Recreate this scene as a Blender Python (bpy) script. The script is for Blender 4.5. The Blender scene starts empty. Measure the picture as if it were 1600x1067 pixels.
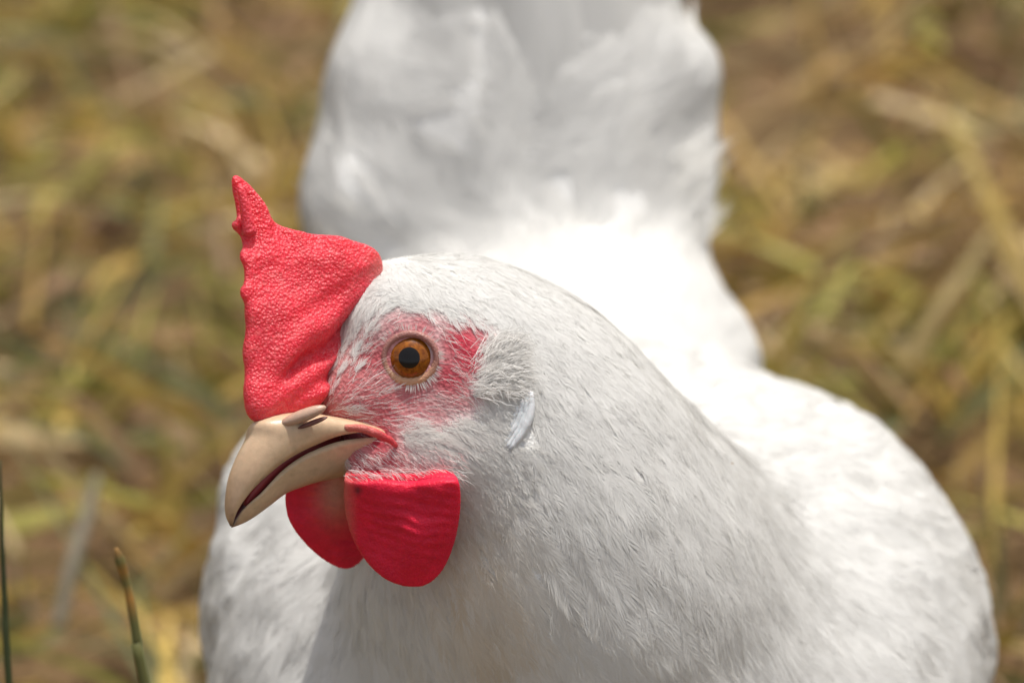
import bpy, math, random
import numpy as np

rng = np.random.default_rng(7)
random.seed(7)
scene = bpy.context.scene
COL = scene.collection

# ------------------------------------------------------------------ camera, sky, sun, exposure
PITCH = math.radians(30)
FOCUS = 0.80                       # metres from the lens to the hen's eye
LENS = 162.0
SPX = 1600 * LENS / 36.0           # pixels (of the 1600 px photograph) per unit of tangent
EYE_Z = 0.222                      # height of the eye above the ground
_fw = np.array([0, math.cos(PITCH), -math.sin(PITCH)])
_up = np.array([0, math.sin(PITCH), math.cos(PITCH)])
_rt = np.array([1.0, 0, 0])
CAM = np.array([0, 0, EYE_Z]) - FOCUS * _fw
cam_data = bpy.data.cameras.new('camera')
cam = bpy.data.objects.new('camera', cam_data)
COL.objects.link(cam)
cam.location = CAM
cam.rotation_euler = (math.pi / 2 - PITCH, 0, 0)
cam_data.lens = LENS
cam_data.sensor_width = 36
cam_data.clip_start = 0.02
cam_data.clip_end = 2000
cam_data.dof.use_dof = True
cam_data.dof.focus_distance = FOCUS - 0.002
cam_data.dof.aperture_fstop = 12.0
scene.camera = cam

TO_SUN = np.array([0.14, 0.23, 0.94])
TO_SUN = TO_SUN / np.linalg.norm(TO_SUN)
world = bpy.data.worlds.new('World')
scene.world = world
world.use_nodes = True
wn = world.node_tree
sky = wn.nodes.new('ShaderNodeTexSky')
sky.sky_type = 'NISHITA'
sky.sun_disc = False
sky.sun_elevation = math.asin(TO_SUN[2])
sky.sun_rotation = math.atan2(TO_SUN[0], TO_SUN[1])
sky.air_density = 1.0
sky.dust_density = 4.0
sky.ozone_density = 0.4
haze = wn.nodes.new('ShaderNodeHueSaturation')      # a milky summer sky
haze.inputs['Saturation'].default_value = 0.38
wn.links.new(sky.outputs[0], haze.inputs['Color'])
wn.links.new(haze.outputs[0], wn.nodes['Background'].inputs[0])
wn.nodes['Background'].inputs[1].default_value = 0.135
sun_data = bpy.data.lights.new('sun', 'SUN')
sun_data.energy = 3.2
sun_data.angle = math.radians(0.53)
sun_data.color = (1.0, 0.955, 0.88)
sun = bpy.data.objects.new('sun', sun_data)
COL.objects.link(sun)
from mathutils import Vector
sun.rotation_euler = Vector(TO_SUN).to_track_quat('Z', 'Y').to_euler()
sun.location = (0.5, 0.6, 3)
scene.view_settings.view_transform = 'Standard'
scene.view_settings.look = 'None'
scene.view_settings.gamma = 1
scene.view_settings.use_curve_mapping = False
scene.view_settings.exposure = 0.19

# ------------------------------------------------------------------ measuring frame (centimetres, seen along the lens)
def pt(px, py, Z):
    """a point Z cm behind the eye's distance, from where it is seen in the photograph"""
    px, py, Z = np.broadcast_arrays(np.asarray(px, float), np.asarray(py, float), np.asarray(Z, float))
    d = 80.0 + Z
    return np.stack([(px - 800) * d / SPX, (533.5 - py) * d / SPX, Z], -1)

def to_world(p):
    p = np.asarray(p, float) * 0.01
    return CAM + p[..., :1] * _rt + p[..., 1:2] * _up + (p[..., 2:] + 0.80) * _fw

def from_world(w):
    q = np.asarray(w, float) - CAM
    return np.stack([q @ _rt, q @ _up, q @ _fw - 0.80], -1) * 100

UP = np.array([0, math.cos(PITCH), -math.sin(PITCH)])     # world up in that frame
AW = np.array([0, math.sin(PITCH), math.cos(PITCH)])      # level, away from the lens
RT = np.array([1.0, 0, 0])
def nrm(v):
    v = np.asarray(v, float)
    return v / np.maximum(np.linalg.norm(v, axis=-1, keepdims=True), 1e-9)

# ------------------------------------------------------------------ noise
_perm = rng.random(4096 * 4).astype(np.float32)
def _hash(ix, iy, iz):
    h = (ix * 73856093) ^ (iy * 19349663) ^ (iz * 83492791)
    return _perm[h & 16383]
def vnoise(p):
    i = np.floor(p).astype(np.int64)
    f = p - i
    f = f * f * (3 - 2 * f)
    x, y, z = i[..., 0], i[..., 1], i[..., 2]
    fx, fy, fz = f[..., 0], f[..., 1], f[..., 2]
    def L(a, b, t): return a + (b - a) * t
    c = [[[_hash(x + a, y + b, z + e) for e in (0, 1)] for b in (0, 1)] for a in (0, 1)]
    r = [L(L(c[0][b][0], c[1][b][0], fx), 0, 0) if False else None for b in (0, 1)]
    y0 = L(L(c[0][0][0], c[1][0][0], fx), L(c[0][1][0], c[1][1][0], fx), fy)
    y1 = L(L(c[0][0][1], c[1][0][1], fx), L(c[0][1][1], c[1][1][1], fx), fy)
    return L(y0, y1, fz) - 0.5
def fbm(p, n=3):
    s, a = 0, 1.0
    for k in range(n):
        s = s + a * vnoise(p * (2.03 ** k) + 17.3 * k)
        a *= 0.5
    return s

# ------------------------------------------------------------------ surface nets
def surface_nets(f, lo, hi, h, coarse=4, lip=1.0):
    lo = np.asarray(lo, float); hi = np.asarray(hi, float)
    nb = np.ceil((hi - lo) / (h * coarse)).astype(int)
    n = nb * coarse
    H = h * coarse
    cc = [lo[k] + (np.arange(nb[k]) + 0.5) * H - h * 0.5 for k in range(3)]
    g = np.stack(np.meshgrid(*cc, indexing='ij'), -1)
    cv = f(g.reshape(-1, 3)).reshape(nb)
    V = np.repeat(np.repeat(np.repeat(cv, coarse, 0), coarse, 1), coarse, 2).astype(np.float32)
    act = np.argwhere(np.abs(cv) < H * 1.3 * lip)
    off = np.stack(np.meshgrid(*[np.arange(coarse)] * 3, indexing='ij'), -1).reshape(-1, 3)
    for s in range(0, len(act), 20000):
        idx = (act[s:s + 20000, None, :] * coarse + off[None]).reshape(-1, 3)
        V[idx[:, 0], idx[:, 1], idx[:, 2]] = f(lo + idx * h)
    V[0] = V[-1] = 1; V[:, 0] = V[:, -1] = 1; V[:, :, 0] = V[:, :, -1] = 1
    S = V < 0
    m = [n[k] - 1 for k in range(3)]
    def corner(a, b, c, A=S): return A[a:a + m[0], b:b + m[1], c:c + m[2]]
    cnt = np.zeros(m, np.int8)
    for a in (0, 1):
        for b in (0, 1):
            for c in (0, 1): cnt += corner(a, b, c)
    ci = np.argwhere((cnt > 0) & (cnt < 8))
    vid = -np.ones(m, np.int64)
    vid[ci[:, 0], ci[:, 1], ci[:, 2]] = np.arange(len(ci))
    acc = np.zeros((len(ci), 3)); num = np.zeros(len(ci))
    cor = [(a, b, c) for a in (0, 1) for b in (0, 1) for c in (0, 1)]
    vals = {q: V[ci[:, 0] + q[0], ci[:, 1] + q[1], ci[:, 2] + q[2]] for q in cor}
    for q in cor:
        for ax in range(3):
            if q[ax]: continue
            r = list(q); r[ax] = 1; r = tuple(r)
            a, b = vals[q], vals[r]
            k = (a < 0) != (b < 0)
            t = np.where(k, a / np.where(k, a - b, 1), 0)
            p = np.tile(np.array(q, float), (len(ci), 1)); p[:, ax] += t
            acc[k] += p[k]; num[k] += 1
    P = lo + (ci + acc / num[:, None]) * h
    faces = []
    for ax in range(3):
        u, v = (ax + 1) % 3, (ax + 2) % 3
        a = [slice(1, m[k]) for k in range(3)]
        A = S[tuple(slice(1, m[k]) for k in range(3))]
        sl = [slice(1, m[k]) for k in range(3)]; sl[ax] = slice(2, m[ax] + 1)
        B = S[tuple(sl)]
        e = np.argwhere(A != B) + 1
        flip = S[e[:, 0], e[:, 1], e[:, 2]]
        du = np.zeros(3, int); du[u] = 1
        dv = np.zeros(3, int); dv[v] = 1
        qs = [e - du - dv, e - dv, e, e - du]
        ids = np.stack([vid[q[:, 0], q[:, 1], q[:, 2]] for q in qs], 1)
        ids = np.where(flip[:, None], ids, ids[:, ::-1])
        faces.append(ids[(ids >= 0).all(1)])
    return P, np.concatenate(faces)

def grad(f, p, e=0.02):
    g = np.stack([f(p + d) for d in np.eye(3) * e], -1) - f(p)[:, None]
    return g / e
def project(f, p, off=0.0, it=1):
    for _ in range(it):
        v = f(p); g = grad(f, p)
        l2 = np.maximum((g * g).sum(1), 0.05)
        p = p - np.clip((v - off) / l2, -0.4, 0.4)[:, None] * g
    return p

# ------------------------------------------------------------------ mesh helpers
ROOT = np.array([0.0, 0.0, 0.0])
def new_obj(name, verts, faces, mat, parent=None, col=None, smooth=True, origin=None, mats=None, midx=None, normals=None):
    """verts in world metres; faces an (n,4) array, an (n,3) array or a list of both"""
    verts = np.asarray(verts, float)
    if origin is not None: verts = verts - origin
    me = bpy.data.meshes.new(name)
    fl = faces if isinstance(faces, list) else [faces]
    fl = [np.asarray(f, np.int32) for f in fl if len(f)]
    loops = np.concatenate([f.ravel() for f in fl])
    tot = np.concatenate([np.full(len(f), f.shape[1], np.int32) for f in fl])
    st = np.concatenate([[0], np.cumsum(tot)[:-1]]).astype(np.int32)
    me.vertices.add(len(verts)); me.vertices.foreach_set('co', verts.astype(np.float32).ravel())
    me.loops.add(len(loops)); me.loops.foreach_set('vertex_index', loops.astype(np.int32))
    me.polygons.add(len(tot)); me.polygons.foreach_set('loop_start', st)
    me.polygons.foreach_set('use_smooth', np.full(len(tot), smooth))
    for m in (mats or [mat]): me.materials.append(m)
    if midx is not None: me.polygons.foreach_set('material_index', np.asarray(midx, np.int32))
    if col is not None:
        a = me.attributes.new('Col', 'FLOAT_COLOR', 'POINT')
        c = np.ones((len(verts), 4), np.float32); c[:, :3] = col
        a.data.foreach_set('color', c.ravel())
    me.update(calc_edges=True); me.validate()
    if normals is not None:
        a = me.attributes.new('custom_normal', 'FLOAT_VECTOR', 'POINT')
        a.data.foreach_set('vector', np.asarray(normals, np.float32).ravel())
        me.update()
    o = bpy.data.objects.new(name, me)
    COL.objects.link(o)
    if parent is not None: o.parent = parent
    if origin is not None and parent is None: o.location = origin
    return o

def tag(o, label=None, cat=None, group=None, kind=None):
    for k, v in (('label', label), ('category', cat), ('group', group), ('kind', kind)):
        if v: o[k] = v
    return o

def tube(path, rad, n=10, cap=True):
    path = np.asarray(path, float); rad = np.broadcast_to(np.asarray(rad, float), (len(path),))
    T = nrm(np.gradient(path, axis=0))
    ref = np.array([0.31, 0.17, 0.93]); V = []
    for p, t, r in zip(path, T, rad):
        a = nrm(np.cross(t, ref)); b = np.cross(t, a)
        th = np.arange(n) * 2 * math.pi / n
        V.append(p + r * (np.cos(th)[:, None] * a + np.sin(th)[:, None] * b))
    V = np.concatenate(V); F = []
    for i in range(len(path) - 1):
        for k in range(n):
            F.append([i * n + k, i * n + (k + 1) % n, (i + 1) * n + (k + 1) % n, (i + 1) * n + k])
    tri = []
    if cap:
        V = np.concatenate([V, path[:1], path[-1:]]); a, b = len(V) - 2, len(V) - 1
        for k in range(n):
            tri.append([a, (k + 1) % n, k]); m = (len(path) - 1) * n
            tri.append([b, m + k, m + (k + 1) % n])
    return V, [np.array(F), np.array(tri)] if cap else [np.array(F)]

# ------------------------------------------------------------------ materials
def material(name):
    m = bpy.data.materials.new(name); m.use_nodes = True
    nt = m.node_tree
    return m, nt, nt.nodes['Principled BSDF'], nt.nodes['Material Output']
def node(nt, t, **kw):
    n = nt.nodes.new(t)
    for k, v in kw.items():
        if k in n.inputs: n.inputs[k].default_value = v
        else: setattr(n, k, v)
    return n
def add_bump(nt, bsdf, scales, dist=0.0005):
    tc = node(nt, 'ShaderNodeTexCoord'); prev = None
    for kind, sc, strength in scales:
        if kind == 'voronoi':
            t = node(nt, 'ShaderNodeTexVoronoi', Scale=sc); out = t.outputs['Distance']
        else:
            t = node(nt, 'ShaderNodeTexNoise', Scale=sc, Detail=4.0); out = t.outputs['Fac']
        nt.links.new(tc.outputs['Object'], t.inputs['Vector'])
        b = node(nt, 'ShaderNodeBump', Strength=strength, Distance=dist)
        nt.links.new(out, b.inputs['Height'])
        if prev: nt.links.new(prev.outputs[0], b.inputs['Normal'])
        prev = b
    nt.links.new(prev.outputs[0], bsdf.inputs['Normal'])

def feather_material(name, trans=0.4, spec=0.25):
    m, nt, b, out = material(name)
    at = node(nt, 'ShaderNodeAttribute', attribute_name='Col')
    nt.links.new(at.outputs['Color'], b.inputs['Base Color'])
    b.inputs['Roughness'].default_value = 0.55
    b.inputs['Specular IOR Level'].default_value = spec
    tr = node(nt, 'ShaderNodeBsdfTranslucent')
    nt.links.new(at.outputs['Color'], tr.inputs['Color'])
    mx = node(nt, 'ShaderNodeMixShader', Fac=trans)
    nt.links.new(b.outputs[0], mx.inputs[1]); nt.links.new(tr.outputs[0], mx.inputs[2])
    nt.links.new(mx.outputs[0], out.inputs['Surface'])
    return m
M_FEATHER = feather_material('feather_white')

def skin_material(name, rough=0.5, sss=0.15, bumps=(), dist=0.0004, spec=0.4, trans=0.0):
    m, nt, b, out = material(name)
    at = node(nt, 'ShaderNodeAttribute', attribute_name='Col')
    tc = node(nt, 'ShaderNodeTexCoord')
    nz = node(nt, 'ShaderNodeTexNoise', Scale=900.0, Detail=5.0)
    nt.links.new(tc.outputs['Object'], nz.inputs['Vector'])
    mr = node(nt, 'ShaderNodeMapRange'); mr.inputs['To Min'].default_value = 0.80; mr.inputs['To Max'].default_value = 1.18
    nt.links.new(nz.outputs['Fac'], mr.inputs['Value'])
    mul = node(nt, 'ShaderNodeVectorMath', operation='SCALE')
    nt.links.new(at.outputs['Color'], mul.inputs[0]); nt.links.new(mr.outputs[0], mul.inputs['Scale'])
    nt.links.new(mul.outputs[0], b.inputs['Base Color'])
    b.inputs['Roughness'].default_value = rough
    b.inputs['Specular IOR Level'].default_value = spec
    b.inputs['Subsurface Weight'].default_value = sss
    b.inputs['Subsurface Radius'].default_value = (1.0, 0.25, 0.2)
    b.inputs['Subsurface Scale'].default_value = 0.002 if sss < 0.4 else 0.006
    if bumps: add_bump(nt, b, bumps, dist)
    if trans:
        tr = node(nt, 'ShaderNodeBsdfTranslucent'); nt.links.new(mul.outputs[0], tr.inputs['Color'])
        mx = node(nt, 'ShaderNodeMixShader', Fac=trans)
        nt.links.new(b.outputs[0], mx.inputs[1]); nt.links.new(tr.outputs[0], mx.inputs[2]); nt.links.new(mx.outputs[0], out.inputs['Surface'])
    return m
M_BODY = skin_material('hen_skin', 0.55, 0.0, [('voronoi', 1500, 0.6), ('noise', 700, 0.4)], 0.0003, 0.2)
M_COMB = skin_material('comb_skin', 0.36, 0.5, [('voronoi', 1900, 0.7), ('noise', 3600, 0.4)], 0.0004, 0.5, 0.0)
M_WATTLE = skin_material('wattle_skin', 0.5, 0.38, [('noise', 1700, 0.5), ('voronoi', 2600, 0.3)], 0.0003, 0.3)
M_BEAK = skin_material('beak_horn', 0.33, 0.15, [('noise', 420, 0.18), ('noise', 3000, 0.12)], 0.0003, 0.5)
M_MOUTH = skin_material('mouth_lining', 0.4, 0.1, [('noise', 1500, 0.3)], 0.0003, 0.4)
M_LID = skin_material('eyelid_skin', 0.45, 0.15, [('voronoi', 3200, 0.5)], 0.0002, 0.4)
M_LOBE = skin_material('earlobe_skin', 0.45, 0.1, [('noise', 2000, 0.25)], 0.0003, 0.4)

def eye_material(name, c1, c2, streak):
    m, nt, b, out = material(name)
    tc = node(nt, 'ShaderNodeTexCoord')
    nz = node(nt, 'ShaderNodeTexNoise', Scale=streak, Detail=6.0, Roughness=0.65)
    nt.links.new(tc.outputs['Object'], nz.inputs['Vector'])
    cr = node(nt, 'ShaderNodeValToRGB')
    cr.color_ramp.elements[0].position = 0.35; cr.color_ramp.elements[0].color = (*c1, 1)
    cr.color_ramp.elements[1].position = 0.7; cr.color_ramp.elements[1].color = (*c2, 1)
    nt.links.new(nz.outputs['Fac'], cr.inputs[0]); nt.links.new(cr.outputs[0], b.inputs['Base Color'])
    b.inputs['Roughness'].default_value = 0.3
    b.inputs['Specular IOR Level'].default_value = 0.05
    b.inputs['Coat Weight'].default_value = 1.0
    b.inputs['Coat Roughness'].default_value = 0.02
    b.inputs['Coat IOR'].default_value = 1.4
    return m
M_IRIS = eye_material('iris_amber', (0.15, 0.038, 0.003), (0.36, 0.115, 0.008), 1400)
M_PUPIL = eye_material('pupil_black', (0.006, 0.005, 0.005), (0.01, 0.008, 0.008), 300)
M_RIM = eye_material('eye_rim_dark', (0.02, 0.014, 0.012), (0.05, 0.035, 0.03), 900)

# ------------------------------------------------------------------ the hen: body as one continuous surface
NS = nrm(np.array([0.66, 0.12, -0.74]))        # sideways out of the head, towards the seen side
def sag(px, py):
    """depth of the head's middle plane where it is seen at (px, py)"""
    return 1.0 + (np.asarray(px, float) - 566) / 90 * 0.85 + (np.asarray(py, float) - 557) / 90 * 0.25
def mirror(p):
    """the same point on the other side of the head"""
    m0 = pt(566, 557, 1.0)
    n = nrm(np.array([0.66, -0.194, -0.776]))   # normal of the head's middle plane
    n = nrm(np.array([0.85, -0.25, -1.0]))
    d = ((np.asarray(p) - m0) @ n)[..., None]
    return p - 2 * d * n

def E(c, rx, ra, ru, tilt=0.0, roll=0.0):
    """ellipsoid: half sizes across, away and up; tilt raises its far end, roll leans it sideways"""
    a = AW * math.cos(tilt) + UP * math.sin(tilt); u = UP * math.cos(tilt) - AW * math.sin(tilt)
    r = RT * math.cos(roll) + u * math.sin(roll); u2 = u * math.cos(roll) - RT * math.sin(roll)
    return ('e', np.asarray(c, float), np.array([r, a, u2]), np.array([rx, ra, ru], float))
def S(c, r): return ('s', np.asarray(c, float), float(r))
def Cp(a, b, ra, rb): return ('c', np.asarray(a, float), np.asarray(b, float), float(ra), float(rb))
def ev(q, p):
    if q[0] == 's': return np.sqrt(((p - q[1]) ** 2).sum(1)) - q[2]
    if q[0] == 'c':
        ba = q[2] - q[1]; t = np.clip(((p - q[1]) @ ba) / (ba @ ba), 0, 1)
        return np.sqrt(((p - q[1] - t[:, None] * ba) ** 2).sum(1)) - (q[3] + (q[4] - q[3]) * t)
    l = (p - q[1]) @ q[2].T
    k0 = np.sqrt(((l / q[3]) ** 2).sum(1)); k1 = np.sqrt(((l / q[3] ** 2) ** 2).sum(1))
    return k0 * (k0 - 1) / np.maximum(k1, 1e-6)
def smin(a, b, k):
    h = np.maximum(k - np.abs(a - b), 0) / k
    return np.minimum(a, b) - h * h * k * 0.25

HEADP = [S(pt(690, 562, 2.25), 1.86), S(pt(612, 512, 1.45), 1.12), S(pt(566, 618, 1.15), 0.84),
         S(pt(690, 675, 1.7), 1.12), S(pt(632, 690, 1.25), 0.74), S(pt(585, 712, 1.45), 0.5),
         S(pt(790, 575, 2.35), 0.9), Cp(pt(568, 722, 0.72), pt(700, 724, 0.85), 0.30, 0.42)]
NECKP = [S(pt(790, 628, 2.7), 2.2), S(pt(832, 735, 3.1), 2.65), S(pt(858, 850, 3.85), 3.4),
         S(pt(893, 960, 5.4), 4.25), S(pt(918, 1110, 7.4), 5.0)]
GROUND_C = 0.0
def wpt(x, y, z): return from_world(np.array([x, y, z]))
BODYP = [E(pt(930, 1050, 10.0), 7.35, 8.3, 5.8), E(pt(600, 905, 10.2), 3.4, 6.0, 3.7, 0.1),
         E(pt(1235, 1000, 10.0), 3.65, 5.6, 3.9, 0.1)]
REARP = [E(pt(890, 572, 16.5), 4.0, 3.4, 2.5), E(pt(808, 285, 18.7), 4.1, 2.0, 4.0, -0.42),
         E(pt(820, 30, 18.7), 3.4, 2.0, 6.5, -0.42), S(pt(552, 325, 18.3), 0.8), S(pt(596, 120, 18.3), 0.35), S(pt(1040, 105, 18.3), 0.40)]
_hip = to_world(pt(940, 1000, 10.5))
LEGP = []
for sx in (-1, 1):
    hx, hy = _hip[0] + sx * 0.032, _hip[1] + 0.005
    LEGP += [Cp(wpt(hx, hy, 0.095), wpt(hx, hy - 0.005, 0.062), 1.9, 0.85),
             Cp(wpt(hx, hy - 0.005, 0.062), wpt(hx, hy + 0.004, 0.009), 0.62, 0.5)]
    for ang, ln in ((-0.5, 0.045), (0.0, 0.055), (0.5, 0.045), (3.0, 0.022)):
        LEGP.append(Cp(wpt(hx, hy + 0.004, 0.007), wpt(hx + ln * math.sin(ang), hy + 0.004 - ln * math.cos(ang), 0.005), 0.5, 0.32))

def body_f(p):
    p = np.asarray(p, float)
    d = None
    for q in HEADP:
        v = ev(q, p); d = v if d is None else smin(d, v, 0.55)
    n = None
    for q in NECKP:
        v = ev(q, p); n = v if n is None else smin(n, v, 1.0)
    d = smin(d, n, 0.9)
    b = None
    for q in BODYP:
        v = ev(q, p); b = v if b is None else smin(b, v, 1.1)
    r = None
    for q in REARP:
        v = ev(q, p); r = v if r is None else smin(r, v, 1.8)
    b = smin(b, r, 1.2)
    for q in LEGP: b = smin(b, ev(q, p), 0.5)
    d = smin(d, b, 0.8)
    # ear tuft hollow and soft plumage lumps
    return d
def body_lumps(p):
    far = np.clip((p[:, 2] - 3.5) / 4.0, 0, 1)
    low = np.clip((2.0 - p[:, 1]) / 5, 0, 1)
    a = fbm(p * np.array([0.85, 0.85, 0.6]), 2)
    return far * ((0.10 + 0.08 * low) * a + 0.16 * low * fbm(p * np.array([1.5, 1.5, 1.0]) + 9, 2)) + (1 - far) * 0.05 * fbm(p * 0.9 + 5, 2)
def tail_ridges(p):
    k = np.clip((p[:, 2] - 15.5) / 1.5, 0, 1) * np.clip((p[:, 1] - 2.2) / 2.0, 0, 1)
    return k * (0.10 * np.sin(p[:, 0] * 2.3 + 0.5 * fbm(p * 0.5, 2)) + 0.22 * vnoise(np.stack([p[:, 0] * 1.6, p[:, 1] * 0.25, p[:, 0] * 0], 1)))
def body_full(p):
    p = np.asarray(p, float)
    return body_f(p) + body_lumps(p) + tail_ridges(p)

hen = bpy.data.objects.new('hen', None)
COL.objects.link(hen)
ROOT = np.array([_hip[0], _hip[1], 0.0])
hen.location = ROOT
hen.empty_display_size = 0.05
tag(hen, 'white hen with a red comb and amber eye looking down to the left', 'hen')

P, F = surface_nets(body_full, (-8.5, -22, -2.5), (10.5, 13.5, 24), 0.13)
P = project(body_full, P, 0, 2)
N = nrm(grad(body_full, P))
BP, BF, BN = P, F, N

EYE = pt(642, 557, 0.62)
RED = [((735, 560), 0.40, 1.0), ((715, 615), 0.36, 0.8), ((680, 640), 0.36, 0.7), ((660, 510), 0.3, 0.8), ((722, 535), 0.42, 1.0), ((745, 525), 0.22, 0.9), ((704, 588), 0.42, 0.95), ((655, 622), 0.45, 0.7), ((625, 515), 0.34, 0.7),
       ((585, 560), 0.36, 0.75), ((592, 684), 0.30, 1.0), ((545, 668), 0.30, 0.9), ((600, 716), 0.36, 0.85), ((640, 725), 0.35, 0.5),
       ((520, 610), 0.35, 0.5), ((560, 610), 0.5, 0.6), ((605, 640), 0.45, 0.7), ((560, 730), 0.4, 0.8), ((505, 640), 0.3, 0.6)]
def surf_at(px, py):
    """where the line of sight first meets the hen's surface, near the head"""
    Z = np.linspace(-4, 6, 400)
    q = pt(px, py, Z); v = body_f(q)
    k = np.argmax(v < 0)
    return q[k] if v[k] < 0 else pt(px, py, sag(px, py))
REDP = [(surf_at(*c), r, s) for c, r, s in RED]
REDP += [(mirror(c), r, s) for c, r, s in REDP]
def redness(p):
    m = np.zeros(len(p))
    for c, r, s in REDP:
        d = np.sqrt(((p - c) ** 2).sum(1)) / (r * 1.15)
        m = np.maximum(m, s * np.exp(-d ** 3 * 0.7))
    return m
WHITE = np.array([0.80, 0.79, 0.765])
RED_C = np.array([0.46, 0.03, 0.055]); PINK_C = np.array([0.56, 0.20, 0.19])
m = redness(P)[:, None]
pinkface = np.exp(-(np.linalg.norm(P - pt(560, 610, 0.6), axis=1) / 1.2) ** 4)[:, None]
colr = WHITE * (1 - pinkface * 0.8) + PINK_C * pinkface * 0.8
colr = colr * (1 - m) + RED_C * m
W_ = to_world(P)
shank = np.clip((0.055 - W_[:, 2]) / 0.01, 0, 1)[:, None]
colr = colr * (1 - shank) + np.array([0.55, 0.36, 0.10]) * shank
new_obj('body', W_, F, M_BODY, hen, colr, origin=ROOT)

# ------------------------------------------------------------------ plumage
BEAKB = pt(490, 650, 0.6)
TOPP = pt(600, 345, 1.5)
def flow(p, n):
    a = p - BEAKB; da = np.linalg.norm(a, axis=1, keepdims=True); a = a / da
    b = nrm(p - TOPP)
    w = np.clip(1.35 - da / 3.0, 0, 1); w = w * w * (3 - 2 * w)
    g = a * w + b * (1 - w)
    back = np.clip((p[:, 2:] - 7.0) / 4.0, 0, 1)
    g = g * (1 - back) + (AW * 0.75 - UP * 0.35) * back
    tail = np.clip((p[:, 2:] - 16.5) / 1.5, 0, 1) * np.clip((p[:, 1:2] - 1.5) / 1.5, 0, 1)
    g = g * (1 - tail) + (UP * 0.9 + AW * 0.2 + RT * 0.08 * (p[:, :1] - 0.2)) * tail
    g = g - (g * n).sum(1, keepdims=True) * n
    return nrm(g)

tri = np.concatenate([BF[:, [0, 1, 2]], BF[:, [0, 2, 3]]])
ta = 0.5 * np.linalg.norm(np.cross(BP[tri[:, 1]] - BP[tri[:, 0]], BP[tri[:, 2]] - BP[tri[:, 0]]), axis=1)
tc_ = BP[tri].mean(1); tn_ = nrm(BN[tri].mean(1))
def scatter(count, weight):
    w = ta * weight; w = w / w.sum()
    k = rng.choice(len(tri), count, p=w)
    u, v = rng.random((2, count)); s = u + v > 1; u[s] = 1 - u[s]; v[s] = 1 - v[s]
    a, b, c = BP[tri[k, 0]], BP[tri[k, 1]], BP[tri[k, 2]]
    return a + u[:, None] * (b - a) + v[:, None] * (c - a), tn_[k]

def strips(base, mid, end, nv, w0, w1):
    """thin tapered ribbons through three points, lying flat against nv"""
    d = nrm(end - base); s = nrm(np.cross(nv, d))
    w0 = np.asarray(w0)[..., None]; w1 = np.asarray(w1)[..., None]
    V = np.stack([base - s * w0, base + s * w0, mid - s * w1, mid + s * w1, end], 1)
    n = len(base); o = np.arange(n)[:, None] * 5
    return V.reshape(-1, 3), o + np.array([[0, 1, 3, 2]]), o + np.array([[2, 3, 4]]), np.repeat(nv, 5, 0)

def feathers(p, n, L, Wd, nb, lift, fray, bw, color, swirl=0.12, ntilt=0.06):
    """many small feathers: every barb of every feather is a ribbon. p,n roots; L length, Wd half width (cm)"""
    cnt = len(p)
    f = flow(p, n)
    a = rng.normal(0, swirl, cnt)[:, None]
    s = np.cross(n, f)
    f = nrm(f * np.cos(a) + s * np.sin(a)); s = np.cross(n, f)
    t = np.linspace(0.12, 1.0, nb)
    t = np.clip(t[None, :, None] + rng.normal(0, 0.02, (cnt, nb, 2)), 0.05, 1)
    side = np.array([-1.0, 1.0])[None, None, :]
    shape = np.clip(np.sin(np.pi * (0.22 + 0.74 * t)) ** 0.55, 0.06, 1)
    lat = Wd[:, None, None] * shape * (1 + rng.normal(0, fray, (cnt, nb, 2)))
    ang = np.radians(30) * (1 - 0.55 * t) + rng.normal(0, 0.10 + fray * 0.3, (cnt, nb, 2))
    ang = np.clip(ang, 0.06, 1.2)
    bl = np.minimum(lat / np.maximum(np.sin(ang), 0.22), L[:, None, None] * 0.6)
    Lb = L[:, None, None]
    def pos(along, across, h):
        return (p[:, None, None] + f[:, None, None] * along[..., None] + s[:, None, None] * (across * side)[..., None]), h
    z = np.zeros_like(t)
    b0, _ = pos(t * Lb * 0.8, z, 0)
    b1, _ = pos(t * Lb * 0.8 + bl * 0.5 * np.cos(ang * 1.15), bl * 0.5 * np.sin(ang * 1.15), 0)
    b2, _ = pos(t * Lb * 0.8 + bl * np.cos(ang * 0.9), bl * np.sin(ang * 0.9), 0)
    rnd = rng.random((cnt, 1, 1))
    h0 = 0.012 + lift[:, None, None] * (0.15 + 0.55 * t ** 1.5) + 0.009 * rnd
    h2 = h0 + lift[:, None, None] * 0.30 + rng.normal(0, 0.003 + 0.009 * fray, t.shape)
    shp = (-1, 3)
    Q = np.concatenate([b0.reshape(shp), b1.reshape(shp), b2.reshape(shp)])
    H = np.concatenate([h0.ravel(), (0.5 * (h0 + h2) + 0.004).ravel(), h2.ravel()])
    for _ in range(2):
        v = body_full(Q); g = grad(body_full, Q); l2 = np.maximum((g * g).sum(1), 0.2)
        Q = Q - np.clip((v - H) / l2, -0.8, 0.8)[:, None] * g
    k = len(Q) // 3
    nv = nrm(nrm(g[k:2 * k]) + np.repeat(rng.normal(0, ntilt, (cnt, 3)), nb * 2, 0) + rng.normal(0, 0.04, (k, 3)))
    wid = np.repeat(bw, nb * 2)
    V, Fq, Ft, Nn = strips(Q[:k], Q[k:2 * k], Q[2 * k:], nv, wid, wid * 0.95)
    C = np.repeat(color, nb * 2 * 5, 0)
    return V, Fq, Ft, Nn, C

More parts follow.
